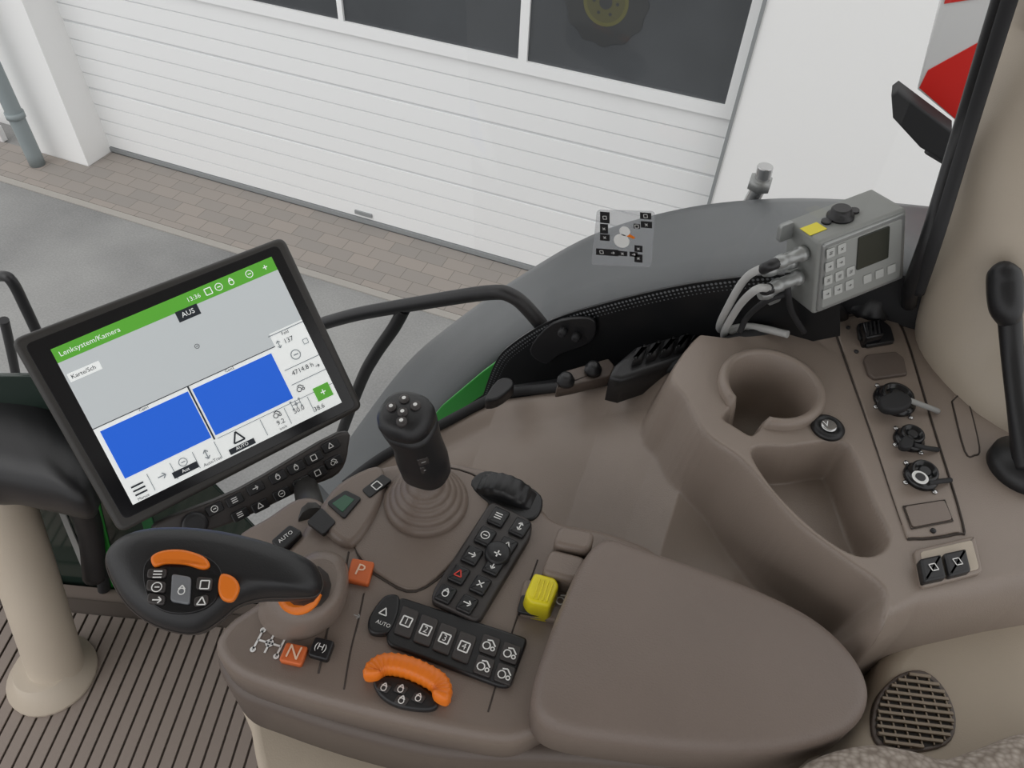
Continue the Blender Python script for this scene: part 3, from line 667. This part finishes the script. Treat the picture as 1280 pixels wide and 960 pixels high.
gb([(190,698),(205,690),(230,689),(255,697),(263,708),(254,713),(232,707),(208,706),(194,710)],ORG,.006,.003,sm=4,nm='orange_rocker')
gb([(277,719),(292,722),(300,735),(292,752),(278,750),(273,736)],ORG,.005,.003,sm=4,nm='orange_trigger')
gb(pq((227,738),(12,2),(-1,17)),mat('grey_key','7a7c80',.4),.005)
gb(pq((196,734),(12,2),(-1,7)),BTN,.004); gb(pq((196,750),(11,2),(-1,6)),BTN,.004); gb(pq((256,731),(10,1),(-1,8)),BTN,.004)
gb(pq((197,718),(12,0),(-1,6)),BTN,.004); gb(pq((252,752),(9,-2),(0,6)),BTN,.004)
for p,kd in (((196,734),'ring'),((196,750),'arrow'),((256,731),'sq'),((227,738),'drop'),((197,718),'bars'),((252,752),'tri')): icon((k,'symbols'),ft.up(.0055),p,(10,0),.009,kd,WHT)
# ================================================================== DISPLAY
g='terminal_display'
QD=((12,425),(355,295),(455,510),(150,668))
fd=quadframe(*QD,.335)
hs=rc(fd.L(QD),.012,6)
slab((g,'housing'),fd,hs,.035,HOUS,r=.006,taper=-.004)
slab((g,'bezel_glass'),fd,rc(fd.L([(30,431),(347,306),(445,508),(155,650)]),.008),.002,BLK2,r=.0005,z=.0006)
def scr(nm,h,e=.75): 
    return mat('screen_'+nm,h,.35,emit=e,spec=.2)
sW=scr('white','e4e7e6',.45); sG=scr('grey','b4b9bb',.5); sB=scr('blue','2458bd',.72); sGr=scr('green','579f38',.5); sD=scr('dark','30343a',.2); sL=scr('line','8a9094',.3)
TLs,TRs,BRs,BLs=(63,437),(339,321),(427,503),(166,631)
def uv(u,v):
    a,b_,c,d=[Vector(fd.loc(q)) for q in (TLs,TRs,BRs,BLs)]
    q=a*(1-u)*(1-v)+b_*u*(1-v)+c*u*v+d*(1-u)*v; return (q.x,q.y)
def sr(nm,u0,v0,u1,v1,mt,z): slab((g,nm),fd,[uv(u0,v0),uv(u1,v0),uv(u1,v1),uv(u0,v1)],.0004,mt,r=.0001,z=z)
sr('screen_panel',0,0,1,1,sW,.0012)
sr('screen_header',0,0,1,.085,sGr,.0016)
sr('screen_camera_area',0,.085,1-.17,.50,sG,.0016); sr('screen_camera_area',.8,.085,1,.42,sG,.0015)
sr('screen_blue_fields',.02,.53,.40,.84,sB,.0017); sr('screen_blue_fields',.42,.53,.80,.84,sB,.0017)
sr('screen_lines',0,.50,.83,.505,sD,.0018); sr('screen_lines',.405,.505,.412,.86,sD,.0018); sr('screen_lines',.82,.43,1,.436,sL,.0018); sr('screen_lines',.82,.66,1,.665,sL,.0018); sr('screen_lines',.82,.76,1,.765,sL,.0018); sr('screen_lines',.42,.86,1,.864,sL,.0018)
for u in (.10,.2,.3,.4,.62,.74,.86): sr('screen_lines',u,.87,u+.003,.98,sL,.0018)
sr('screen_mode_tag',.5,.08,.6,.145,sD,.0019); sr('screen_mode_tag',.19,.93,.30,.97,sD,.0019); sr('screen_mode_tag',.44,.955,.56,.99,sD,.0019)
sr('screen_green_key',.90,.84,.98,.93,sGr,.0019)
sr('screen_menu_chip',.01,.16,.14,.21,sW,.0018)
def st2(s,u,v,size,mt,al='CENTER'):
    q=uv(u,v); q2=uv(u+.1,v); cu=bpy.data.curves.new('t','FONT'); cu.body=s; cu.size=size; cu.align_x=al; cu.align_y='CENTER'; cu.resolution_u=2
    o=bpy.data.objects.new('t',cu); S.collection.objects.link(o); bpy.context.view_layer.update(); me=bpy.data.meshes.new_from_object(o)
    dd=(Vector(q2)-Vector(q)).normalized(); e=Vector((-dd.y,dd.x))
    add((g,'screen_text'),[fd.w(q[0]+dd.x*v_.co.x+e.x*v_.co.y,q[1]+dd.y*v_.co.x+e.y*v_.co.y,.0022) for v_ in me.vertices],[list(f_.vertices) for f_ in me.polygons],mt,False)
    bpy.data.objects.remove(o)
st2('Lenksystem/Kamera',.02,.045,.0085,sW,'LEFT'); st2('13:36',.60,.045,.008,sW); st2('AUS',.55,.112,.009,sW); st2('Karte/Sch',.02,.185,.007,sD,'LEFT')
st2('4714.8 h',.90,.70,.009,sD); st2('137',.90,.50,.009,sD); st2('9.2',.70,.94,.009,sD); st2('50.0',.80,.92,.009,sD); st2('38.6',.89,.965,.009,sD); st2('AUTO',.5,.97,.006,sW); st2('Aus',.245,.95,.006,sW); st2('AutoTrac',.36,.975,.006,sD); st2('Menue',.05,.985,.005,sD); st2('Feld',.9,.45,.006,sD); st2('km/h',.70,.98,.005,sD); st2('Cam1',.21,.515,.005,sD); st2('Cam2',.6,.515,.005,sD)
class L2(Fr):
    def loc(s_,p): return p
def uic(u,v,s,kd,mt):
    q=uv(u,v); q2=uv(u+.05,v); l=L2(fd.o,fd.u,fd.v); icon((g,'screen_icons'),l,q,(q2[0]-q[0],q2[1]-q[1]),s,kd,mt,z=.0022)
for u,kd in ((.67,'sq'),(.72,'ring'),(.78,'drop'),(.87,'ring'),(.95,'plus')): uic(u,.043,.010,kd,sW)
uic(.52,.31,.006,'ring',sD); uic(.05,.93,.018,'bars',sD); uic(.15,.92,.012,'arrow',sL); uic(.25,.90,.011,'ring',sL); uic(.35,.92,.012,'updn',sL); uic(.5,.91,.018,'tri',sD); uic(.9,.60,.014,'ring',sL); uic(.70,.885,.010,'trac',sD); uic(.80,.88,.010,'gear',sL); uic(.94,.885,.012,'plus',sW); uic(.85,.80,.010,'trac',sD); uic(.97,.72,.007,'arrow',sD); uic(.97,.55,.008,'sq',sL)
uic(.85,.50,.01,'updn',sL)
# button bar below the display
fbb=fd.up(-.002)
pslab((g,'button_bar'),0,[(196,655),(300,612),(425,541),(436,560),(424,592),(380,612),(300,650),(245,668),(210,670)],.018,BTN,r=.004,sm=4,fr=fbb)
fu=fbb.up(.0045)
row1=[(268,636),(293,625),(319,610),(347,596),(370,584),(392,572),(413,557)]
row2=[(300,643),(325,632),(352,617),(377,603),(397,591),(417,577)]
kd=['ring','bars','arrow','drop','drop','sq','tri','bars','tri','ring','drop','sq','trac']
for i,p in enumerate(row1+row2):
    pslab((g,'bar_keys'),0,pq(p,(10,-5),(3,5.5)),.005,BLK,r=.0015,rnd=.003,fr=fbb,dz=.004); icon((g,'bar_symbols'),fu,p,(10,-5),.009,kd[i],WHT)
q=fbb.P((243,655)); lathe((g,'rotary_knob'),q,fbb.n,[(.016,0),(.016,.008),(.014,.011),(.009,.010)],BLK)
e0=fd.P((388,604))-fd.n*.03
tube((g,'mount_arm'),[P(392,652,ZC-.01),e0],[.018,.016],HOUS,sm=False)
slab((g,'rear_cover'),fd,rc(inset(hs if area(hs)>0 else hs[::-1],.05),.02),.04,HOUS,r=.01,z=-.03)
# ================================================================== FLOOR & LOWER LEFT
M=mat('floor_vinyl','746860',.7)
box('floor',(-1.7,-.9,-.08),(.9,.15,-.005),M)
slab(('floor_mat','base'),H(0),[(-1.65,-.85),(.3,-.85),(.3,.76),(-.2,.61),(-.76,.44),(-.96,.38),(-1.65,.175)],.004,mat('mat_gutter','544a43',.7),r=.001,z=0)
slab(('floor_edge','subfloor'),H(-.005),[(-1.7,.15),(.9,.15),(.9,.9),(-.2,.64),(-.76,.47),(-1.7,.19)],.07,M,r=.001)
RIB=mat('mat_ribs','8a7e76',.65)
du=Vector((.957,.29,0)); dv=Vector((-.29,.957,0)); fo=Fr(Vector((-.96,.38,.0)),du,dv)
for i in range(52):
    x=-.55+i*.024
    slab(('floor_mat','ribs'),fo,[(x,-.85),(x+.0205,-.85),(x+.0205,-.03),(x,-.03)],.005,RIB,r=.0015,z=.004)
g='front_pillar'
tube((g,'tube'),[P(72,838,.02),P(52,775,.14),P(24,690,.28),P(-10,600,.42),P(-70,480,.56)],.045,BEIGE,seg=24)
lathe((g,'foot'),P(68,845,0),(0,0,1),[(.075,0),(.075,.012),(.058,.025),(.05,.05)],BEIGE)
FP=Fr(Vector((-.96,.42,0)),du,Vector((0,0,1)))
g='lower_side_window'
pslab((g,'dark_pane'),0,[(-40,470),(60,470),(180,540),(260,600),(345,690),(345,790),(120,800),(60,810),(-40,700)],.006,mat('tinted_pane','26332d',.12),r=.002,fr=FP)
tube((g,'rubber_seal'),[FP.up(.01).P(p) for p in ((60,560),(105,640),(125,700),(135,760),(155,783),(220,778),(320,765))],.012,RUB)
for a_,b2,w_,mt in (((20,600),(85,775),9,DGRN),((112,610),(150,770),7,GRN),((180,640),(215,760),7,DGRN),((60,600),(110,720),4,LGR),((250,640),(270,760),10,LGR)):  # green strips for bodywork; pale grey strips are reflections painted on the pane
    pslab((g,'bodywork_reflections'),0,[(a_[0]-w_,a_[1]),(a_[0]+w_,a_[1]),(b2[0]+w_,b2[1]),(b2[0]-w_,b2[1])],.004,mt,r=.001,fr=FP.up(.003))
tube((g,'floor_seal'),[FP.P(p)+Vector((0,-.02,0)) for p in ((60,815),(120,800),(200,790),(330,775))],.014,BLK)
g='steering_column_shroud'
pillow((g,'shroud'),H(.5),catmull(H(.5).L([(-60,500),(0,478),(50,490),(92,530),(118,590),(110,632),(60,625),(0,612),(-60,600)]),4),.05,.08,BLK)
tube((g,'strut'),[P(90,600,.46),P(112,660,.3),P(118,720,.15)],.02,BLK)
# ================================================================== SEAT SIDE
g='seat_side_panel'
pslab((g,'panel'),.62,[(1092,870),(1108,815),(1150,778),(1210,758),(1290,748),(1420,760),(1500,1100),(1150,1150),(1040,1050),(1050,940)],.25,SEATB,r=.02,sm=4)
gr=[(1088,905),(1098,868),(1125,843),(1155,840),(1180,862),(1194,900),(1182,932),(1130,942),(1096,932)]
pslab((g,'grille_frame'),.62,gr,.01,DTAUPE,r=.002,sm=4,dz=.003)
gi=catmull(H(.62).L([(x+(1140-x)*.1,y+(893-y)*.1) for x,y in gr]),4)
slab((g,'grille_well'),H(.62),gi,.004,mat('grille_dark','2e2925',.7),r=.0005,z=.0035)
GB=mat('grille_bars','9a8c7b',.6)
gf=Fr((gi[0][0],gi[0][1],.62),(.9,.25,0),(-.25,.9,0))
gl_=[( (Vector((x,y,.62))-gf.o).dot(gf.u),(Vector((x,y,.62))-gf.o).dot(gf.v)) for x,y in gi]
mn=[min(p[a] for p in gl_) for a in (0,1)]; mxx=[max(p[a] for p in gl_) for a in (0,1)]
for a_,stp,w_,hh in ((0,.0125,.0009,.0055),(1,.0075,.0016,.0075)):
    t=mn[a_]+stp/2
    while t<mxx[a_]:
        its=[]
        for i in range(len(gl_)):
            p1,p2=gl_[i-1],gl_[i]; q1,q2=p1[a_],p2[a_]
            if (q1>t)!=(q2>t): s=(t-q1)/(q2-q1); its.append(p1[1-a_]+s*(p2[1-a_]-p1[1-a_]))
        if len(its)>=2:
            lo,hi=min(its),max(its)
            q=[(t-w_,lo),(t+w_,lo),(t+w_,hi),(t-w_,hi)] if a_==0 else [(lo,t-w_),(hi,t-w_),(hi,t+w_),(lo,t+w_)]
            slab((g,'grille_slats'),gf,q,.004,GB,r=.0006,z=hh)
        t+=stp
M=bpy.data.materials.new('seat_fabric'); M.use_nodes=True; nt=M.node_tree; b=nt.nodes['Principled BSDF']; b.inputs['Roughness'].default_value=.95
tc=nt.nodes.new('ShaderNodeTexCoord'); vo=nt.nodes.new('ShaderNodeTexVoronoi'); vo.inputs['Scale'].default_value=160
cr=nt.nodes.new('ShaderNodeValToRGB'); cr.color_ramp.elements[0].color=hx('bdb3a9'); cr.color_ramp.elements[1].color=hx('857a70'); cr.color_ramp.elements[1].position=.8
bpn=nt.nodes.new('ShaderNodeBump'); bpn.invert=True; bpn.inputs['Strength'].default_value=.6; bpn.inputs['Distance'].default_value=.002
nt.links.new(tc.outputs['Object'],vo.inputs['Vector']); nt.links.new(vo.outputs['Distance'],cr.inputs['Fac']); nt.links.new(cr.outputs['Color'],b.inputs['Base Color']); nt.links.new(vo.outputs['Distance'],bpn.inputs['Height']); nt.links.new(bpn.outputs['Normal'],b.inputs['Normal'])
pslab(('tractor_seat','cushion'),.70,[(985,985),(1010,950),(1050,930),(1100,922),(1150,930),(1190,940),(1240,925),(1300,905),(1420,900),(1500,1150),(1200,1250),(980,1150)],.075,M,r=.025,sm=4)
pslab(('seat_pedestal','cover'),.46,[(306,850),(480,830),(700,870),(900,880),(950,1000),(900,1150),(420,1120),(335,1000),(312,910)],.45,SEATB,r=.012,sm=3)
# unseen cab roof, added to block upper sky and darken the interior; light headliner
box(('unseen_cab_roof','headliner'),(-1.35,-.95,1.78),(.95,.84,1.80),mat('headliner','cfcbc4',.8))
box(('unseen_cab_roof','shell'),(-1.4,-1.0,1.80),(1.0,.90,1.95),GRN)
finalize()
# ================================================================== LIGHT
w=bpy.data.worlds.new('overcast_sky'); S.world=w; w.use_nodes=True; nt=w.node_tree; bg=nt.nodes['Background']
tc=nt.nodes.new('ShaderNodeTexCoord'); sx_=nt.nodes.new('ShaderNodeSeparateXYZ'); cr=nt.nodes.new('ShaderNodeValToRGB')
cr.color_ramp.elements[0].position=.0; cr.color_ramp.elements[0].color=(.80,.80,.81,1); cr.color_ramp.elements[1].position=1; cr.color_ramp.elements[1].color=(1,.99,.98,1)
nt.links.new(tc.outputs['Generated'],sx_.inputs[0]); nt.links.new(sx_.outputs['Z'],cr.inputs['Fac']); nt.links.new(cr.outputs['Color'],bg.inputs['Color']); bg.inputs['Strength'].default_value=1.12
sd_=bpy.data.lights.new('sun','SUN'); so=bpy.data.objects.new('sun',sd_); S.collection.objects.link(so); sd_.energy=.75; sd_.angle=math.radians(50)
so.rotation_euler=Vector((.35,.62,-.75)).to_track_quat('-Z','Y').to_euler()
